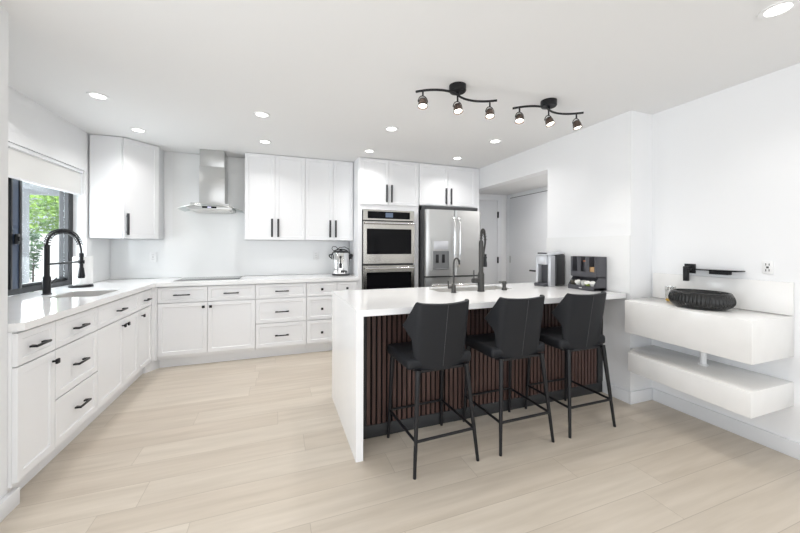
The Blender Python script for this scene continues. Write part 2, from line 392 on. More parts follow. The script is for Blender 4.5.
# left run: rz=+90deg, local x -> world +Y, front faces +X
XLF = -1.205; RL = PI / 2
base_unit('white base cabinet beside near left wall, one drawer over one door', (XLF, 2.207, 0), RL, .303,
          [('drawer', 0, .303, DB, DT, (pull, .145, .775, .12)), ('door', 0, .303, LO, DB - .008, (knob, .277, .637))], toe_x=.042)
base_unit('white three-drawer base cabinet in the left run, beside the sink cabinet', (XLF, 2.511, 0), RL, .489,
          [('drawer', 0, .489, DB, DT, (pull, .243, .778, .13)), ('drawer', 0, .489, .405, DB - .008, (pull, .243, .55, .13)), ('drawer', 0, .489, LO, .397, (pull, .263, .268, .13))])
base_unit('white sink base cabinet with two doors under the window', (XLF, 3.001, 0), RL, .748,
          [('drawer', 0, .748, DB, DT, (pull, .36, .778, .13)), ('door', 0, .435, LO, DB - .008, (knob, .400, .638)), ('door', .435, .748, LO, DB - .008, (knob, .470, .638))], cavity=(.17, .62, .06, .44))
base_unit('narrow white base cabinet at the far end of the left run, next to the corner', (XLF, 3.750, 0), RL, .35,
          [('drawer', 0, .34, DB, DT, (pull, .19, .773, .12)), ('door', 0, .34, LO, DB - .008, (knob, .075, .638))])
t = thing('corner_filler', 'white corner post joining the left and back runs of base cabinets', 'cabinet', (-1.205, 4.155, 0))
MB().prism([(-.02, -.054), (0, -.054), (.0, -.02), (.012, .0), (.03, .0), (.03, .02), (-.02, .02)], .105, TOPZ).build('post', 'cab', t)
MB().prism([(-.075, -.054), (-.055, -.054), (.03, .075), (.03, .095), (-.075, .095)], 0, .1045).build('toe_kick', 'cab', t)
# back run
YBF = 4.155
base_unit('wide white base cabinet below the cooktop, two drawers over two doors', (-1.174, YBF, 0), 0, .943,
          [('drawer', 0, .462, DB, DT, (pull, .223, .780)), ('drawer', .462, .943, DB, DT, (pull, .697, .780)),
           ('door', 0, .462, LO + .015, DB - .008, (knob, .426, .643)), ('door', .462, .943, LO + .015, DB - .008, (knob, .496, .643))])
base_unit('white three-drawer base cabinet right of the cooktop, with bar handles', (-.230, YBF, 0), 0, .561,
          [('drawer', 0, .561, DB, DT, (pull, .286, .779)), ('drawer', 0, .561, .415, DB - .008, (pull, .286, .540)), ('drawer', 0, .561, LO + .01, .407, (pull, .286, .264))])
base_unit('white three-drawer base cabinet with square knobs, half behind the white peninsula end', (.332, YBF, 0), 0, .363,
          [('drawer', 0, .363, DB, DT, (knob, .182, .782)), ('drawer', 0, .363, .415, DB - .008, (knob, .182, .545)), ('drawer', 0, .363, LO + .01, .407, (knob, .182, .260))])
base_unit('narrow white base cabinet between the knobbed drawers and the oven tower', (.696, YBF, 0), 0, .268,
          [('drawer', 0, .25, DB, DT, (knob, .125, .782)), ('drawer', 0, .25, .415, DB - .008, (knob, .125, .545)), ('drawer', 0, .25, LO + .01, .407, (knob, .125, .260))])

# L-shaped worktop with sink cutout
SX0, SX1, SY0, SY1 = -1.615, -1.285, 3.19, 3.60
xs = [-1.897, XL + .001, SX0, SX1, -1.185, .966]; ys = [2.229, WY0 + .004, SY0, SY1, 4.135, WY1 - .004, YB - .017]
def kp(i, j):
    y = (ys[j] + ys[j + 1]) / 2
    if i == 0: return 1 <= j <= 4
    if i == 2 and j == 2: return False
    if i == 4: return j >= 4
    return True
tag(MB().grid(xs, ys, kp, .8745, .915).prism([(XL + .001, YS + .002), (-1.206, YS + .002), (-1.185, 2.222), (-1.185, 2.2289), (XL + .001, 2.2289)], .8745, .915).build('worktop', 'quartz'), 'L-shaped white quartz worktop on the left and back base cabinets', 'worktop')
# backsplash slabs
tag(MB().grid([XL + .002, -1.19, -.385, .964], [.917, 1.375, H - .005], lambda i, j: j == 0 or i == 1, YB - .015, YB - .001, RY).build('backsplash', 'splash'),
    'glossy white quartz backsplash slab on the back wall behind the cooktop', 'backsplash')
tag(MB().box(XL + .001, XL + .013, WY1 + .002, YB - .018, .917, 1.375).build('backsplash', 'splash'), 'short white backsplash piece between the window and the back corner', 'backsplash')
tag(MB().box(XK - .014, XK - .001, YP + .0, DY0 - .002, .917, 1.40).build('backsplash', 'splash'), 'white backsplash slab behind the coffee maker and the organizer', 'backsplash')

# undermount sinks
def sink(label, x0, x1, y0, y1, zt, d):
    t = thing('undermount_sink', label, 'sink', ((x0 + x1) / 2, (y0 + y1) / 2, zt - d))
    w = .005; hx, hy = (x1 - x0) / 2 - w - .0015, (y1 - y0) / 2 - w - .0015
    m = MB().grid([-hx - w, -hx, hx, hx + w], [-hy - w, -hy, hy, hy + w], lambda i, j: not (i == 1 and j == 1), w, d)
    m.box(-hx - w, hx + w, -hy - w, hy + w, 0, w)
    m.build('basin', 'sink', t)
    MB().lathe([(0, .010), (.02, .010), (.035, .012), (.04, .008), (.04, .0065)], seg=24).build('drain', 'chrome', t)
    return t
sink('steel sink bowl let into the left worktop under the window', SX0, SX1, SY0, SY1, .911, .235)
IX0, IX1, IY0, IY1 = 1.30, 2.05, 2.545, 2.81
sink('shallow steel sink let into the peninsula worktop', IX0, IX1, IY0, IY1, .911, .215)

# spring kitchen faucet, matte black, by the window
def spring_faucet():
    t = thing('spring_faucet', 'black spring-neck faucet standing at the window behind the left sink', 'faucet', (-1.70, 3.43, .9155))
    MB().lathe([(0, 0), (.030, 0), (.030, .006), (.024, .010), (.024, .135), (.017, .145), (.017, .385), (.014, .39), (0, .39)]).build('column', 'black', t)
    MB().cyl((.0, .02, .075), (.0, .05, .085), .014).tube([(0, .045, .085), (0, .075, .098), (0, .125, .118)], [.007, .006, .005], 10).build('lever', 'black', t)
    d = Vector((.03, .42, 0))   # reach
    path = bez((0, 0, .385), (0, .0, .475), (.008, .09, .505), (.014, .20, .505), 14) + bez((.014, .20, .505), (.02, .33, .505), (.028, .42, .44), (.030, .425, .31), 16)[1:]
    MB().tube(path, .008, 10).build('hose', 'black', t)
    # coil around the hose
    P = [Vector(p) for p in path]; L = [0]
    for a, b in zip(P, P[1:]): L.append(L[-1] + (b - a).length)
    coil = []; turns = 24; n = turns * 10
    for k in range(n + 1):
        s = L[-1] * .86 * k / n; i = max(j for j in range(len(L) - 1) if L[j] <= s + 1e-9); u = (s - L[i]) / (L[i + 1] - L[i])
        p = P[i].lerp(P[i + 1], u); tg = (P[min(i + 1, len(P) - 1)] - P[max(i - 1, 0)]).normalized(); a = Vector((1, 0, 0)); a = (a - tg * a.dot(tg)).normalized(); b = tg.cross(a)
        ang = 2 * PI * k / 10; coil.append(tuple(p + (a * math.cos(ang) + b * math.sin(ang)) * .019))
    MB().tube(coil, .0036, 6).build('spring', 'black', t)
    MB().box(-.006, .036, -.012, .425, .232, .246, .003).lathe([(.014, 0), (.022, 0), (.022, .03), (.014, .03)], (.03, .425, .222)).build('holder_arm', 'black', t)
    MB().lathe([(0, 0), (.024, 0), (.026, .02), (.018, .09), (.014, .10), (.014, .19), (.018, .195), (.018, .225), (.009, .23), (0, .23)], (.03, .425, .09)).build('spray_head', 'black', t)
    return t
spring_faucet()
# paper towels
PX, PY = -1.72, 3.965
t = thing('paper_towel_holder', 'black round-base paper towel holder in the window corner of the worktop', 'paper towel holder', (PX, PY, .9155))
MB().lathe([(0, 0), (.088, 0), (.088, .016), (.084, .020), (0, .020)]).build('base', 'black', t)
MB().cyl((0, 0, .02), (0, 0, .31), .006).lathe([(0, .30), (.012, .305), (.012, .32), (0, .326)]).build('rod', 'black', t)
t = thing('paper_towel_roll', 'white paper towel roll with a loose sheet on the black holder', 'paper towel', (PX, PY, .936))
MB().lathe([(.02, 0), (.057, 0), (.058, .004), (.058, .256), (.057, .26), (.02, .26), (.02, 0)], seg=40).build('roll', 'paper', t)
m = MB(); g = [[m.bm.verts.new((.0585 * math.cos(a) + max(0, k - 5) * .003, .0585 * math.sin(a) + max(0, k - 5) * .003, z + (.012 * k / 12 if z > .1 else 0))) for z in (.004, .09, .17, .258)] for k, a in ((k, -1.9 + k * .17) for k in range(13))]
for a, b in zip(g, g[1:]):
    for i in range(3): m.bm.faces.new((a[i], b[i], b[i + 1], a[i + 1])).smooth = True
bmesh.ops.solidify(m.bm, geom=list(m.bm.faces), thickness=.0012); m.build('loose_sheet', 'paper', t)

# cooktop
t = thing('cooktop', 'flat black glass cooktop let into the back worktop', 'cooktop', (-.73, 4.46, .9155))
MB().box(-.325, .325, -.225, .225, 0, .007, .002).build('glass', 'hobglass', t)
MB().grid([-.332, -.325, .325, .332], [-.232, -.225, .225, .232], lambda i, j: not (i == 1 and j == 1), 0, .006).build('rim', 'steel', t)

# range hood
t = thing('range_hood', 'stainless chimney range hood with curved glass canopy on back wall', 'range hood', (-.725, 4.754, 1.697))
MB().box(-.135, .135, -.27, 0, .10, .545, .002).build('chimney', 'steel', t)
MB().box(-.130, .130, -.265, -.001, .5455, .740, .002).build('upper_chimney', 'steel', t)
m = MB().box(-.23, .23, -.43, -.005, .022, .062, .004)
t2 = [(-.235, .022), (.235, .022), (.17, .10), (-.17, .10)]
m.prism([(-.21, -.005), (.21, -.005), (.14, -.005)] if False else [(-.20, -.37), (.20, -.37), (.16, -.006), (-.16, -.006)], .062, .099)
m.build('hood_body', 'steel', t)
MB().box(-.20, .20, -.40, -.03, .012, .0215).build('grease_filter', 'sink', t)
pn = MB().box(-.072, .072, -.436, -.4305, .034, .054, .001).build('control_panel', 'blackglass', t)
MB().box(-.018, .018, -.4375, -.4362, .038, .050).build('display', 'displayled', pn)
m = MB(); rows = []
for i in range(25):
    x = -.335 + .67 * i / 24; u = abs(x) / .335; z = .072 - .05 * u ** 2.2; yf = -.49 + .13 * u ** 2.4
    rows.append([m.bm.verts.new((x, y, z)) for y in (yf, yf * .55, -.004)])
for a, b in zip(rows, rows[1:]):
    for k in range(2): m.bm.faces.new((a[k], b[k], b[k + 1], a[k + 1])).smooth = True
bmesh.ops.solidify(m.bm, geom=list(m.bm.faces), thickness=-.006); m.build('glass_canopy', 'hoodglass', t)
m = MB().tube([(r[0].x, r[0].y, r[0].z) for r in []] or [(-.335 + .67 * i / 24, -.49 + .13 * (abs(-.335 + .67 * i / 24) / .335) ** 2.4 - .001, .072 - .05 * (abs(-.335 + .67 * i / 24) / .335) ** 2.2) for i in range(25)], .004, 8)
m.build('canopy_edge', 'steel', t)

# wall cabinets
CT = 2.4385
def wall_unit(label, x0, x1, yf, z0, z1, split, hz, depth, handles):
    t = thing('wall_cabinet', label, 'cabinet', (x0, yf, z0), 0, 'white wall cabinets'); w = x1 - x0
    MB().box(.0005, w - .0005, TH + .001, depth, 0, z1 - z0, .001).build('body', 'cab', t)
    for a, b, hx in ((.0, split - x0, handles[0] - x0), (split - x0, w, handles[1] - x0)):
        d = MB().shaker(a + G, b - G, .002, z1 - z0 - .004, 0).build('door', 'cab', t)
        vpull(d, hx, hz[0] - z0, hz[1] - z0)
    return t
YU = 4.45
wall_unit('white two-door wall cabinet nearest the range hood', -.371, .334, YU, 1.38, CT, -.024, (1.415, 1.640), .316, (-.060, .012))
wall_unit('white two-door wall cabinet between the hood-side cabinet and the oven tower', .335, .962, YU, 1.38, CT, .690, (1.420, 1.643), .316, (.651, .724))
# diagonal corner wall cabinet
A = Vector((-1.528, 4.300)); B = Vector((-1.280, 4.575))
t = thing('corner_wall_cabinet', 'white one-door diagonal wall cabinet in the left back corner', 'cabinet', (A.x, A.y, 1.38))
pl = [(A.x, A.y), (B.x, B.y), (B.x, YB - .016), (XL + .015, YB - .016), (XL + .015, A.y)]
MB().prism([(x - A.x, y - A.y) for x, y in pl], 0, CT - 1.38, .001).build('body', 'cab', t)
dg = MB().shaker(.004, .352, .002, CT - 1.38 - .004, -.021).build('door', 'cab', t); an = math.atan2(B.y - A.y, B.x - A.x); dg.rotation_euler = (0, 0, an)
vpull(dg, .032, .035, .262, -.021)
MB().box(XL + .016 - A.x, -.001, -.014, -.0005, .002, CT - 1.384).build('end_panel', 'cab', t)

# oven tower
X0, X1, YT = .967, 1.800, 4.16
t = thing('oven_tower_cabinet', 'tall white cabinet housing the double wall oven, two doors above', 'cabinet', (X0, YT, 0)); w = X1 - X0
oL, oR, oB, oT = 1.020 - X0, 1.728 - X0, .45, 1.775
m = MB().box(0, oL - .004, TH, .58, .105, CT, .001).box(oR + .004, w, TH, .58, .105, CT, .001)
m.box(oL - .004, oR + .004, TH, .58, oT + .004, CT).box(oL - .004, oR + .004, TH, .58, .105, oB - .004).box(oL - .004, oR + .004, .56, .58, oB - .004, oT + .004).build('body', 'cab', t)
MB().box(0, w, .075, .57, 0, .1045).build('toe_kick', 'cab', t)
for a, b, hx in ((.012, .400, .366), (.400, w - .012, .434)):
    d = MB().shaker(a + G, b - G, 1.845, CT - .012, 0).build('door', 'cab', t); vpull(d, hx, 1.876, 2.103)
d = MB().shaker(.012, w - .012, .125, oB - .02, 0).build('drawer', 'cab', t); pull(d, w / 2, .29)
# double oven
t = thing('double_wall_oven', 'stainless double wall oven with black glass doors in the tall cabinet', 'oven', (1.374, YT, oB)); hw = .350
MB().box(-hw + .004, hw - .004, TH, .54, .004, 1.318).build('body', 'bodydark', t)
p = MB().grid([-hw, -.29, .29, hw], [1.192, 1.212, 1.305, 1.322], lambda i, j: not (i == 1 and j == 1), -.005, .019, RY).build('control_panel', 'steel_warm', t)
g = MB().box(-.289, .289, -.003, .018, 1.213, 1.304).build('control_glass', 'blackglass', p)
MB().box(-.05, .05, -.0042, -.0032, 1.232, 1.29).build('display', 'display', p)
def oven_door(z0, z1, g0, g1, hz):
    d = MB().grid([-hw, -.305, .305, hw], [z0, g0, g1, z1], lambda i, j: not (i == 1 and j == 1), -.022, .018, RY).build('oven_door', 'steel_warm', t)
    MB().box(-.3045, .3045, -.019, .016, g0 + .0005, g1 - .0005).build('window', 'blackglass', d)
    h = MB().tube([(-.335, -.07, hz), (.335, -.07, hz)], .0125, 16)
    for s in (-1, 1): h.box(s * .305 - .014, s * .305 + .014, -.075, -.02, hz - .012, hz + .012, .004)
    h.build('handle', 'chrome', d)
    return d
oven_door(.632, 1.174, .752, 1.080, 1.150)
oven_door(.02, .606, .17, .520, .572)

# fridge surround
X0, X1 = 1.801, 2.690
t = thing('fridge_cabinet', 'white two-door cabinet above the fridge with a full-height side panel', 'cabinet', (X0, YT, 0)); w = X1 - X0
MB().box(0, w, TH, .58, 1.865, CT, .001).build('body', 'cab', t)
MB().box(w - .02, w, 0, .58, 0, 1.8645, .001).build('side_panel', 'cab', t)
for a, b, hx in ((.004, .436, .399), (.436, w - .004, .477)):
    d = MB().shaker(a + G, b - G, 1.872, CT - .012, 0).build('door', 'cab', t); vpull(d, hx, 1.888, 2.112)
tag(MB().box(2.694, XK - .002, YT + .02, YT + .04, 0, H - .004).build('filler_panel', 'cab'), 'narrow white filler strip between the fridge cabinet and the hall opening', 'panel')
# fridge
FY = 3.955
t = thing('refrigerator', 'stainless french-door refrigerator with ice and water dispenser', 'refrigerator', (2.238, FY, 0)); hw = .418
MB().box(-hw + .004, hw - .004, .075, .74, .03, 1.80, .004).box(-hw + .01, hw - .01, .09, .20, 1.80, 1.845, .004).build('body', 'bodydark', t)
def fdoor(x0, x1, z0, z1, name, hole=None):
    """door with a softly rounded front"""
    m = MB(); n = 18
    prof = []
    for i in range(n + 1):
        u = i / n; x = x0 + (x1 - x0) * u; e = min(u, 1 - u) * (x1 - x0)
        y = .0 + (.022 * (1 - min(1, e / .03)) ** 2.2) + .012 * ((x / hw) ** 2)
        prof.append((x, y))
    poly = prof + [(x1, .068), (x0, .068)]
    m.prism(poly, z0, z1)
    return m.build(name, 'steel', t, angle=40)
dl = fdoor(-hw, -.004, .915, 1.79, 'left_door'); dr = fdoor(.004, hw, .915, 1.79, 'right_door')
fz = fdoor(-hw, hw, .06, .895, 'freezer_drawer')
for par, sx in ((dl, -1), (dr, 1)):
    x = sx * .04
    MB().tube(bez((x, .0, 1.03), (x, -.055, 1.04), (x, -.058, 1.12), (x, -.062, 1.36), 10) + bez((x, -.062, 1.36), (x, -.058, 1.60), (x, -.055, 1.68), (x, .0, 1.69), 10)[1:], .0135, 12).build('handle', 'chrome', par)
MB().tube(bez((-.34, .0, .80), (-.33, -.055, .80), (-.25, -.06, .80), (0, -.062, .80), 8) + bez((0, -.062, .80), (.25, -.06, .80), (.33, -.055, .80), (.34, 0, .80), 8)[1:], .013, 12).build('handle', 'chrome', fz)
dp = MB().grid([-.345, -.332, -.098, -.085], [.985, 1.0, 1.245, 1.39], lambda i, j: not (i == 1 and j == 1), -.010, .004, RY).build('dispenser', 'steel', dl)
MB().box(-.3315, -.0985, -.004, .003, 1.0005, 1.2445).build('recess', 'ventgrey', dp)
MB().box(-.32, -.11, -.013, -.0102, 1.265, 1.375, .001).build('dispenser_display', 'silverplastic', dp)
for x in (-.27, -.18): MB().box(x - .02, x + .02, -.014, -.0045, 1.09, 1.20, .003).build('paddle', 'blacktrim', dp)
MB().box(-.30, -.11, -.028, -.0045, 1.003, 1.016, .002).build('drip_shelf', 'ventgrey', dp)

# electric kettle / water boiler
t = thing('water_boiler', 'steel electric hot water pot with black handles by oven tower', 'kettle', (.805, 4.50, .9155))
MB().lathe([(0, 0), (.115, 0), (.118, .006), (.118, .02), (.112, .024)], seg=40).build('base', 'blacktrim', t)
MB().lathe([(.112, .022), (.113, .03), (.113, .285), (.106, .295), (.106, .30), (0, .30)], seg=40).build('body', 'chrome', t)
MB().lathe([(0, .302), (.10, .302), (.104, .308), (.07, .325), (.02, .332), (.02, .35), (0, .35)], seg=40).build('lid', 'blacktrim', t)
for s in (-1, 1):
    MB().box(s * .113 - .016, s * .113 + .022 * s + .012, -.02, .02, .215, .285, .006).tube(bez((s * .12, 0, .27), (s * .165, 0, .29), (s * .165, 0, .25), (s * .13, 0, .235)), .008, 10).build('side_handle', 'blacktrim', t)
MB().tube(bez((-.12, 0, .27), (-.10, 0, .375), (.10, 0, .375), (.12, 0, .27), 18), .007, 10).build('bail_handle', 'blacktrim', t)
MB().box(-.040, -.012, -.121, -.11, .23, .262, .003).box(-.044, -.006, -.122, -.11, .10, .165, .004).tube([(-.026, -.12, .23), (-.026, -.125, .165)], .008, 10).build('level_gauge', 'blacktrim', t)
MB().cyl((.04, -.105, .06), (.04, -.15, .06), .012).cyl((.04, -.15, .072), (.04, -.15, .03), .009).build('tap', 'blacktrim', t)
tag(MB().tube([(.77, 4.54, 1.272), (.74, 4.55, 1.30), (.705, 4.55, 1.30), (.69, 4.54, 1.275), (.705, 4.52, 1.245), (.74, 4.515, 1.25), (.79, 4.52, 1.285), (.86, 4.53, 1.295), (.92, 4.54, 1.265), (.94, 4.56, 1.20), (.94, 4.60, 1.05), (.938, 4.62, .93)], .0045, 8).build('power_cord', 'blacktrim'), 'black power cord looped over the steel hot water pot', 'cord')

# outlets
def outlet(label, loc, rz, k=1., dark='slotgrey'):
    t = thing('wall_outlet', label, 'outlet', loc, rz)
    MB().box(-.038 * k, .038 * k, -.006, 0, -.06 * k, .06 * k, .002).build('cover_plate', 'white', t)
    m = MB()
    for z in (-.027 * k, .027 * k):
        for x in (-.008, .008): m.box(x - .0018, x + .0018, -.0075, -.0062, z - .007, z + .007)
    m.box(-.006, .006, -.0078, -.0062, -.006, .006); m.build('slots', dark, t)
    return t
outlet('white wall outlet on the backsplash left of the cooktop', (-1.385, YB - .016, 1.168), 0)
outlet('white wall outlet on the backsplash left of the hot water pot', (.505, YB - .016, 1.178), 0)
o = outlet('white wall outlet above the floating vanity', (XR - .001, 1.230, 1.172), -PI / 2, .70, 'socket')

# ------------------------------------------------------------------ peninsula
PX0, PX1, PY0, PY1 = .448, XK - .002, 1.982, 2.92
m = MB().grid([PX0, PX0 + .045, IX0, IX1, XK - .016, ], [PY0, IY0, IY1, PY1], lambda i, j: not (i == 2 and j == 1), .8745, .915)
m.box(PX0, PX0 + .045, PY0, PY1, 0, .8745)
tag(m.build('peninsula_worktop', 'quartz'), 'thick white quartz peninsula worktop with a waterfall end down to the floor', 'worktop')
BX0, BX1, BY = PX0 + .047, XK - .003, 2.202
t = thing('peninsula_cabinet', 'dark slatted peninsula base under the white worktop', 'cabinet', ((BX0 + BX1) / 2, BY, 0)); hw = (BX1 - BX0) / 2
m = MB().grid([-hw, IX0 - .02 - (BX0 + BX1) / 2, IX1 + .02 - (BX0 + BX1) / 2, hw], [.02, .32, .62, .70], lambda i, j: not (i == 1 and j == 1), .08, .872)
m.box(-hw, hw, .02, .60, 0, .08); m.build('body', 'panelblack', t)
m = MB().box(-hw, hw, 0, .0195, 0, .085, .001).box(-hw, -hw + .075, 0, .0195, .0855, .872, .001).box(hw - .06, hw, 0, .0195, .0855, .872, .001).box(-hw + .0755, hw - .0605, 0, .0195, .85, .872, .001)
m.build('frame', 'panelblack', t)
m = MB().box(-hw + .0755, hw - .0605, .014, .0195, .0855, .8495, mi=1); n = int((2 * hw - .136) / .037); m.mi = 0
for k in range(n):
    x = -hw + .0775 + k * (2 * hw - .139) / n; m.box(x, x + .024, .002, .014, .0865, .849, .0012, 1)
m.build('slat_panel', ['slat', 'groove'], t)

# peninsula taps
t = thing('filter_tap', 'small gunmetal filtered-water tap on the peninsula, left of the tall one', 'faucet', (1.392, 2.485, .9155))
MB().lathe([(0, 0), (.024, 0), (.024, .004), (.019, .008), (.019, .065), (.010, .075), (0, .075)]).build('base', 'steel_dark', t)
MB().tube([(0, 0, .07), (0, 0, .24)] + bez((0, 0, .24), (0, .0, .30), (.06, .02, .31), (.068, .022, .235), 10)[1:], .0078, 12).build('spout', 'steel_dark', t)
MB().cyl((-.015, 0, .045), (-.05, 0, .045), .010).cyl((-.048, 0, .045), (-.05, 0, .10), .006).build('lever', 'steel_dark', t)
t = thing('pull_down_faucet', 'tall gunmetal pull-down faucet with spring hose on the peninsula', 'faucet', (1.657, 2.480, .9155))
MB().lathe([(0, 0), (.032, 0), (.032, .006), (.028, .012), (.028, .15), (.022, .165), (.020, .17), (.020, .42), (.016, .44), (0, .44)]).build('column', 'steel_dark', t)
MB().cyl((-.02, 0, .095), (-.085, 0, .095), .020).cyl((-.072, 0, .10), (-.072, 0, .185), .006, .005).build('lever', 'steel_dark', t)
pth = bez((0, 0, .43), (0, .0, .56), (.045, .02, .565), (.058, .025, .45), 12) + bez((.058, .025, .45), (.062, .027, .40), (.035, .015, .36), (.032, .012, .30), 8)[1:]
m = MB().tube(pth, .009, 10); m.build('hose', 'steel_dark', t)
m = MB(); P = [Vector(p) for p in pth]
for i in range(0, 13):
    p = P[i]; tg = (P[min(i + 1, len(P) - 1)] - P[max(i - 1, 0)]).normalized()
    m.cyl(p - tg * .004, p + tg * .004, .014, seg=12)
m.build('spring', 'steel_dark', t)
MB().lathe([(0, 0), (.019, 0), (.019, .03), (.015, .06), (.015, .11), (0, .115)], (.052, .02, .21)).box(.01, .06, -.002, .03, .285, .30, .003).build('spray_head', 'blacktrim', t)
t = thing('soap_dispenser', 'short gunmetal soap pump on the peninsula right of the tall faucet', 'soap dispenser', (1.907, 2.490, .9155))
MB().lathe([(0, 0), (.024, 0), (.022, .018), (.016, .024), (.016, .05), (.020, .054), (.020, .075), (.014, .08), (0, .08)]).build('body', 'steel_dark', t)
MB().cyl((0, 0, .07), (-.05, .01, .072), .006, .005).build('nozzle', 'steel_dark', t)

# coffee maker
cz = math.atan2(-.25, -.968)                 # direction the front looks
t = thing('coffee_maker', 'silver and black pod coffee maker on the far end of the peninsula', 'coffee maker', (2.578, 2.655, .9155), cz + PI / 2)
t.scale = (1, 1, 1.06)
# local: front faces -y, width along x
MB().box(-.083, .092, -.02, .14, 0, .30, .02, 3).build('body', 'blacktrim', t)
MB().box(-.075, .045, -.15, -.0205, 0, .028, .008).build('drip_tray', 'greyplastic', t)
m = MB().box(.046, .080, -.105, -.0205, .0, .285, .008).box(-.086, -.055, -.105, -.0205, .0285, .285, .008).build('front_column', 'silverplastic', t)
MB().box(-.0545, .0455, -.045, -.0205, .03, .20).build('brew_recess', 'greyplastic', t)
MB().box(-.0545, .0455, -.125, -.0205, .20, .285, .010).build('brew_head', 'silverplastic', t)
m = MB().prism([(-.125, .286), (.115, .301), (.115, .312), (.05, .322), (-.06, .320), (-.12, .302)], -.085, .094, .003, mtx=Matrix(((0, 0, 1, 0), (1, 0, 0, 0), (0, 1, 0, 0), (0, 0, 0, 1))))
m.build('lid', 'silverplastic', t)
MB().tube([(-.05, -.11, .303), (-.045, -.124, .306), (.04, -.124, .306), (.045, -.11, .303)], .006, 10).build('lid_handle', 'greyplastic', t)

# organizer: local front faces -y -> turned to face -X ; width .28 along local x
OW, OD, OH = .27, .15, .30
t = thing('coffee_organizer', 'dark grey coffee station organizer with three bins over a pod drawer', 'organizer', (2.665, 2.285, .9155), -PI / 2)
hx = OW / 2
m = MB().box(-hx, hx, .05, .07, 0, OH, .002)                              # back
m.box(-hx, -hx + .006, -.05, .05, .115, OH).box(hx - .006, hx, -.05, .05, .115, OH).box(-hx, hx, -.05, .05, .115, .122)
m.box(-hx, -hx + .006, -.03, .05, .0, .115).box(hx - .006, hx, -.03, .05, .0, .115)
for x in (-hx / 3, hx / 3): m.box(x - .004, x + .004, -.05, .05, .122, OH)
m.build('case', 'greyplastic', t)
m = MB()                                                                  # front with three notched openings
xs_ = [-hx]; 
for c in (-hx * 2 / 3, 0, hx * 2 / 3): xs_ += [c - .026, c + .026]
xs_ += [hx]
m.grid(xs_, [.122, .165, OH], lambda i, j: not (i in (1, 3, 5) and j == 1), -.056, -.0505, RY).build('front_panel', 'greyplastic', t)
m = MB().box(-hx, hx, -.085, .05, 0, .028, .002).box(-hx, hx, -.09, -.082, 0, .04, .002).prism([(-.085, .008), (-.031, .008), (-.031, .11), (-.085, .04)], -hx, -hx + .006, mtx=Matrix(((0, 0, 1, 0), (1, 0, 0, 0), (0, 1, 0, 0), (0, 0, 0, 1))))
m.prism([(-.085, .008), (-.031, .008), (-.031, .11), (-.085, .04)], hx - .006, hx, mtx=Matrix(((0, 0, 1, 0), (1, 0, 0, 0), (0, 1, 0, 0), (0, 0, 0, 1))))
tr = m.build('pod_tray', 'greyplastic', t)
MB().box(-.012, .018, -.0912, -.0902, .016, .024).build('badge', 'podwhite', tr)
def world_of(x, y, z):   # organizer local -> world
    return (2.665 + y, 2.285 - x, .9155 + z)
def pod(x, y, z, m1, label, rx):
    w = world_of(x, y, z)
    t = thing('coffee_pod', label, 'coffee pod', w, 0, 'coffee pods in the organizer tray'); t.rotation_euler = (0, rx, .2)
    MB().lathe([(0, 0), (.018, 0), (.022, .036), (.025, .037), (.025, .040)], (0, 0, 0), 20).build('cup', m1, t)
    MB().lathe([(.0245, .0405), (0, .0405)], (0, 0, 0), 20).build('foil_lid', 'podwhite' if m1 != 'poddark' else 'steel', t)
pod(-.108, -.055, .040, 'poddark', 'dark coffee pod at the left end of the organizer tray', -.15)
pod(-.044, -.055, .040, 'podwhite', 'white coffee pod second from left in the organizer tray', -.6)
pod(.008, -.055, .040, 'podwhite', 'white coffee pod in the middle of the organizer tray', -.2)
pod(.058, -.055, .040, 'podgreen', 'green-sided coffee pod in the organizer tray', -.7)
pod(.106, -.055, .040, 'podwhite', 'white coffee pod at the right end of the organizer tray', -.5)
w = world_of(hx * 2 / 3, -.01, .123)
tag(MB().box(-.035, .035, -.036, .036, 0, .085, .004).build('sugar_packet_stack', 'kraft', None, w), 'tan packets standing in the right bin of the coffee organizer', 'packets')
w = world_of(0, -.005, .123)
tag(MB().lathe([(0, 0), (.026, 0), (.034, .125), (.035, .128), (.031, .128), (.024, .005)], seg=24).build('paper_cup_stack', 'greyplastic', None, w), 'dark cups stacked in the middle bin of the coffee organizer', 'cup')
w = (w[0], w[1], w[2] + .1285)
tag(MB().lathe([(0, 0), (.034, 0), (.036, .003), (.030, .014), (0, .016)], seg=24).build('cup_lid', 'rust', None, w), 'brown lid on top of the dark cups in the organizer', 'lid')

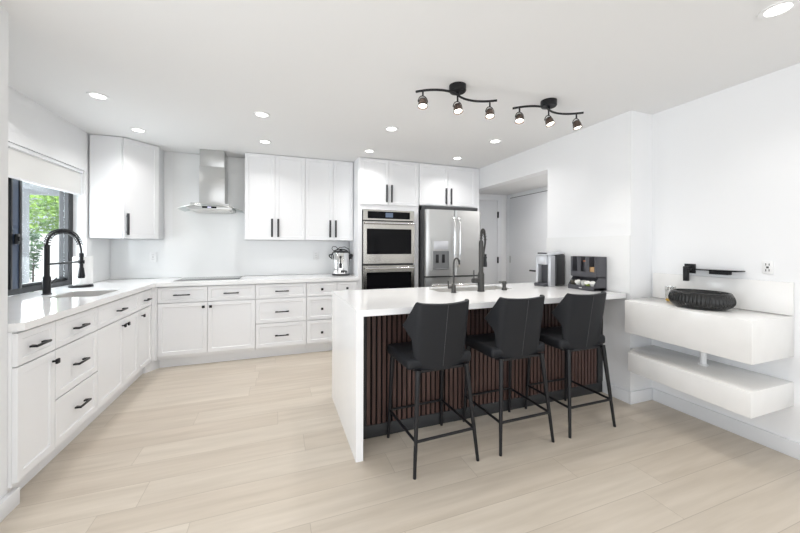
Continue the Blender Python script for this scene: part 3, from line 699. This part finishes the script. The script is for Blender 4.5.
# ------------------------------------------------------------------ bar stools (local: back at -y, seat towards +y)
def make_stool():
    t = thing('bar_stool', '', 'bar stool', (0, 0, 0), 0, 'black leather bar stools at the peninsula')
    hw = .208
    # seat cushion
    m = MB(); m.box(-.222, .222, -.15, .212, .575, .645, .022, 3); m.build('seat', 'leather', t)
    # backrest
    def half(z):
        for (a, ha), (b, hb) in zip(HP, HP[1:]):
            if a <= z <= b: return ha + (hb - ha) * (z - a) / (b - a)
        return HP[-1][1]
    HP = [(.56, .192), (.66, .197), (.75, .218), (.825, .295), (.968, .205)]
    def ph(s):      # bend of the cross-section along its arc
        u = min(1, max(0, (s - .135) / .06)); return math.radians(4 + 8 * s / .13 if s < .135 else 12 + 52 * (u * u * (3 - 2 * u)))
    tab = [(0, 0)]; ds = .002
    for k in range(160):
        a = ph(k * ds); tab.append((tab[-1][0] + math.cos(a) * ds, tab[-1][1] + math.sin(a) * ds))
    def sect(s):
        k = min(len(tab) - 1, int(round(abs(s) / ds))); return math.copysign(tab[k][0], s), tab[k][1]
    zs = [.56, .575, .61, .64, .67, .71, .75, .775, .80, .815, .825, .845, .87, .90, .93, .955, .968]
    m = MB(); G_ = []; N = 40
    for z in zs:
        row = []
        for i in range(N + 1):
            a = -1 + 2 * i / N; x, y = sect(a * half(z)); zz = z
            if z > .845: zz = z + (z - .845) / .123 * .012 * (abs(a) ** 2) - .004
            row.append(m.bm.verts.new((x, -.168 + y - (z - .60) * .16, zz)))
        G_.append(row)
    for a, b in zip(G_, G_[1:]):
        for i in range(N): m.bm.faces.new((a[i], a[i + 1], b[i + 1], b[i])).smooth = True
    bmesh.ops.recalc_face_normals(m.bm, faces=list(m.bm.faces))
    bmesh.ops.solidify(m.bm, geom=list(m.bm.faces), thickness=.026)
    bk = m.build('backrest', 'leather', t, angle=50)
    mo = bk.modifiers.new('edge', 'BEVEL'); mo.width = .006; mo.segments = 3; mo.limit_method = 'ANGLE'; mo.angle_limit = math.radians(60)
    # centre seam on the outside of the back
    MB().tube([(0.0, -.168 - (z - .60) * .16 - SEAM, z - (.004 if z > .86 else 0)) for z in (.585, .66, .76, .86, .93, .962)], .0016, 6).build('back_seam', 'seam', bk)
    # legs
    foot = {(-1, -1): (-.212, -.222), (1, -1): (.212, -.222), (-1, 1): (-.207, .215), (1, 1): (.207, .215)}
    topp = {(-1, -1): (-.165, -.165), (1, -1): (.165, -.165), (-1, 1): (-.19, .18), (1, 1): (.19, .18)}
    for k in foot:
        MB().tube([(*foot[k], 0), (*topp[k], .58)], [.0095, .0155], 14).build('leg', 'black', t)
    # footrest ring
    def at(k, z):
        f, p = foot[k], topp[k]; u = z / .58; return (f[0] + (p[0] - f[0]) * u, f[1] + (p[1] - f[1]) * u, z)
    z = .192
    for a, b in (((-1, -1), (1, -1)), ((1, -1), (1, 1)), ((1, 1), (-1, 1)), ((-1, 1), (-1, -1))):
        MB().tube([at(a, z), at(b, z)], .0085, 10).build('footrest_bar', 'black', t)
    # frame under the seat
    m = MB()
    for x in (-.155, .155): m.box(x - .012, x + .012, -.16, .18, .56, .5745)
    m.box(-.155, .155, .15, .17, .56, .5745); m.box(-.155, .155, -.16, -.14, .56, .5745); m.build('seat_frame', 'black', t)
    return t
SEAM = .001
st = make_stool(); st.location = (.929, 1.962, 0); st.rotation_euler = (0, 0, .04)
st['label'] = 'black leather bar stool nearest the white waterfall end of the peninsula'
dup(st, (1.519, 1.966, 0), 'black leather bar stool in the middle of the three at the peninsula', .012)
dup(st, (2.090, 1.966, 0), 'black leather bar stool nearest the floating vanity', 0)

# ------------------------------------------------------------------ floating vanity
def slab(poly, z0, z1, o): return MB().prism([(x - o[0], y - o[1]) for x, y in poly], z0 - o[2], z1 - o[2], .003)
vy0, vy1 = 1.11, YP - .018
o_ = (XR - .002, (vy0 + vy1) / 2, .625)
t = thing('floating_vanity', 'thick white wall-hung vanity top with upstand, holding the black basin', 'vanity', o_)
slab([(2.565, vy0), (XR - .002, vy0), (XR - .002, vy1), (XK + .01, vy1), (2.61, 1.895)], .625, .877, o_).build('counter_box', 'vanity', t)
slab([(XR - .017, vy0), (XR - .002, vy0), (XR - .002, vy1), (XR - .017, vy1)], .8775, 1.085, o_).build('upstand', 'vanity', t)
o_ = (XR - .002, (vy0 + vy1) / 2, .318)
tag(slab([(2.555, vy0), (XR - .002, vy0), (XR - .002, vy1), (XK + .01, vy1), (2.625, 1.88)], .318, .467, o_).build('floating_shelf', 'vanity', None, o_), 'thick white wall-hung shelf below the vanity top', 'shelf')
t = thing('drain_pipe', 'white drain pipe between the vanity top and the shelf below', 'pipe', (2.84, 1.49, .468))
MB().cyl((0, 0, .004), (0, 0, .1565), .019, seg=24).build('pipe', 'white', t); MB().lathe([(.0195, 0), (.03, 0), (.03, .006), (.0195, .012)]).build('flange', 'white', t)
# vessel basin
t = thing('vessel_basin', 'black ribbed oval vessel basin on the white vanity top', 'basin', (2.80, 1.487, .8775))
rib = lambda a, z: .0032 * math.cos(52 * a) * max(0, math.sin(PI * min(1, max(0, (z - .018) / .080)))) ** .5
op = [(0, 0), (.135, 0), (.150, .003), (.165, .010)] + [(.165 + .037 * math.sin(PI * k / 14) ** .7 if k <= 7 else .190 + .012 * math.sin(PI * k / 14), .010 + .092 * k / 14) for k in range(1, 15)] + [(.186, .110), (.181, .114), (.176, .1145)]
m = MB().lathe(op, seg=416, sx=.78, sy=.90, rfun=rib)
m.lathe([(.176, .1145), (.172, .112), (.169, .105), (.166, .085), (.155, .05), (.12, .022), (.03, .016), (0, .016)], seg=416, sx=.78, sy=.90)
m.build('bowl', 'basin', t, angle=60)
MB().lathe([(0, .021), (.018, .021), (.022, .0185), (.022, .0172)], seg=24).build('drain', 'blacktrim', t)
# wall tap: valve and plate spout
t = thing('wall_valve', 'black square wall valve with down-pointing lever above the basin', 'faucet', (XR - .001, 1.668, 1.138))
MB().box(-.012, 0, -.036, .036, -.036, .036, .002).build('escutcheon', 'black', t)
MB().box(-.06, -.012, -.018, .018, -.016, .018, .003).box(-.066, -.040, -.016, .016, -.095, .012, .003).build('lever', 'black', t)
t = thing('wall_spout', 'thin black plate spout on a block bracket above the basin', 'faucet', (XR - .001, 1.485, 1.125))
MB().box(-.05, 0, -.07, .04, -.018, .008, .002).build('bracket', 'black', t)
MB().box(-.105, -.0, -.143, .150, .0085, .0165, .002).build('plate', 'blackglass', t)
# tumbler
t = thing('glass_tumbler', 'small clear glass tumbler with gold base behind the black basin', 'glass', (2.915, 1.748, .8778))
MB().lathe([(0, .026), (.028, .026), (.034, .115), (.036, .115), (.031, .024), (.028, .020)], seg=28).build('cup', 'tumbler', t)
MB().lathe([(0, 0), (.026, 0), (.030, .004), (.028, .0195), (0, .0195)], seg=28).build('gold_base', 'gold', t)

# ------------------------------------------------------------------ ceiling fittings
def downlight(x, y, label):
    t = thing('recessed_light', label, 'ceiling light', (x, y, H), 0, 'recessed ceiling lights')
    MB().lathe([(.045, -.003), (.048, -.006), (.066, -.005), (.069, -.0005)], seg=40).build('trim_ring', 'white', t)
    MB().lathe([(0, -.004), (.0455, -.004)], seg=40).build('diffuser', 'lampglow', t)
    lamp('downlight_lamp', 'AREA', (0, 0, -.012), DOWN_W, color=(1, .98, .96), parent=t, shape='DISK', size=.10, spread=math.radians(135))
    return t
for x, y, l in ((-1.28, 3.18, 'recessed ceiling light nearest the window shade'), (-1.285, 3.98, 'recessed ceiling light in front of the corner wall cabinet'),
                (-.127, 3.13, 'recessed ceiling light over the aisle, in front of the one by the hood-side cabinet'), (-.128, 3.93, 'recessed ceiling light close above the hood-side wall cabinet'),
                (1.035, 3.07, 'recessed ceiling light left below the two track lights, over the peninsula'), (1.025, 3.87, 'recessed ceiling light close in front of the oven tower doors'),
                (2.165, 3.78, 'recessed ceiling light close in front of the fridge cabinet doors'), (2.20, 3.03, 'recessed ceiling light near the hall opening, below the right track light'),
                (2.241, .881, 'recessed ceiling light at the top right corner, above the vanity side')):
    downlight(x, y, l)

def track(x, y, label, rz, tilts, L):
    t = thing('track_light', label, 'ceiling light', (x, y, H), rz, 'black three-spot ceiling lights')
    MB().lathe([(0, -.045), (.055, -.045), (.060, -.038), (.060, 0), (0, 0)], seg=36).build('canopy', 'black', t)
    a = bez((-L, .02, -.075), (-L * .7, -.055, -.072), (-L * .3, -.07, -.07), (0, 0, -.066), 14) + bez((0, 0, -.066), (L * .3, .07, -.07), (L * .7, .055, -.072), (L, -.02, -.075), 14)[1:]
    MB().tube(a, .008, 10).cyl((0, 0, -.045), (0, 0, -.068), .012).build('arm', 'black', t)
    for k, (px, py, tl) in enumerate(((-L * .87, -.013, tilts[0]), (0, 0, tilts[1]), (L * .87, .013, tilts[2]))):
        h = MB().cyl((px, py, -.072), (px, py, -.115), .006, seg=10)
        bow = [(px + .034 * math.cos(a_), py, -.155 + .042 * math.sin(a_)) for a_ in (PI * i / 12 for i in range(13))]
        h.tube(bow, .0035, 8); hd = h.build('spot_head', 'black', t)
        sh = MB().lathe([(.016, .012), (.024, .006), (.030, -.012), (.034, -.048), (.032, -.048), (.028, -.012), (.016, .006)], seg=28).build('lamp_shade', 'bronze', hd, (px, py, -.143)); sh.rotation_euler = tl
        bl = MB().lathe([(0, -.050), (.018, -.048), (.028, -.040), (.026, -.032), (0, -.030)], seg=24).build('bulb', 'bulbglow', hd, (px, py, -.143)); bl.rotation_euler = tl
        lamp('track_lamp', 'SPOT', (px, py, -.20), TRACK_W * 4, tl, (1, .94, .86), t, spot_size=math.radians(100), spot_blend=.6, shadow_soft_size=.03)
    return t
track(1.195, 2.085, 'black wavy three-spot ceiling light nearer the oven tower side', math.radians(-4), ((-.2, .1, 0), (-.25, .0, 0), (-.2, .1, 0)), .305)
track(1.985, 2.055, 'black wavy three-spot ceiling light nearer the vanity wall', math.radians(-9), ((-.25, .15, 0), (-.3, -.15, 0), (-.15, -.15, 0)), .295)

# ------------------------------------------------------------------ outside the window
struct(MB().box(-14, -2.05, -2, 22, -.25, -.15).build('yard_paving', 'paving'))
struct(MB().box(-13, -2.6, 12.4, 12.6, -.15, 1.64).build('wall_garden', 'outwhite'))
t = thing('porch_roof', 'white porch roof on a square post outside the window', 'porch', (-3.6, 6.8, -.15))
MB().box(-1.2, 1.5, -4.5, .30, 2.38, 2.5).box(-1.2, 1.5, .30, .42, 2.28, 2.55).box(-1.3, -1.18, -4.5, .42, 2.28, 2.55).build('roof_slab', 'outwhite', t)
MB().box(.04, .16, -.38, -.26, 0, 2.38, .004).build('post', 'outwhite', t)
def leaves(m, c, r, n, s, sq=1.0):
    for _ in range(n):
        v = Vector((random.gauss(0, 1), random.gauss(0, 1), random.gauss(0, 1))).normalized() * (random.random() ** .4)
        p = Vector(c) + Vector((v.x * r, v.y * r, v.z * r * sq)); ax = Vector((random.uniform(-1, 1), random.uniform(-1, 1), random.uniform(-.6, .6))).normalized(); b = ax.orthogonal().normalized()
        L_, w_ = s * random.uniform(.7, 1.3), s * .4
        f = m.bm.faces.new([m.bm.verts.new(p + q) for q in (-ax * L_ * .5, b * w_ * .5, ax * L_ * .5, -b * w_ * .5)])
def tree(x, y, h, r, label):
    t = thing('leafy_tree', label, 'tree', (x, y, -.15), 0, 'trees beyond the garden wall')
    MB().tube([(0, 0, 0), (.05, .02, h * .4), (0, 0, h * .7)], [.13, .1, .05], 10).build('trunk', 'bark', t)
    m = MB()
    for k in range(9):
        a = random.uniform(0, 2 * PI); leaves(m, (math.cos(a) * r * .5, math.sin(a) * r * .5, h * (.45 + .45 * random.random())), r * .62, 420, .17)
    m.build('foliage', 'hedge', t)
tree(-6.7, 14.6, 4.3, 1.5, 'bright green leafy tree seen left through the window beyond the garden wall')
tree(-3.4, 14.9, 4.0, 1.4, 'bright green leafy tree seen right through the window beyond the garden wall')
def shrub(x, y, h, label):
    t = thing('potted_shrub', label, 'plant', (x, y, -.15))
    MB().lathe([(0, 0), (.16, 0), (.22, .35), (.23, .37), (.20, .37), (.18, .33), (0, .33)], seg=28).build('pot', 'pot', t)
    m = MB(); m.tube([(0, 0, .33), (.02, 0, h * .8)], [.02, .008], 8, mi=1); m.mi = 0
    for k in range(7): leaves(m, (random.uniform(-.10, .10), random.uniform(-.10, .10), .5 + (h - .5) * k / 6), .11, 60, .09)
    m.build('foliage', ['shrub', 'bark'], t)
shrub(-4.35, 8.35, 1.62, 'tall loose green shrub in a pale pot outside the window')
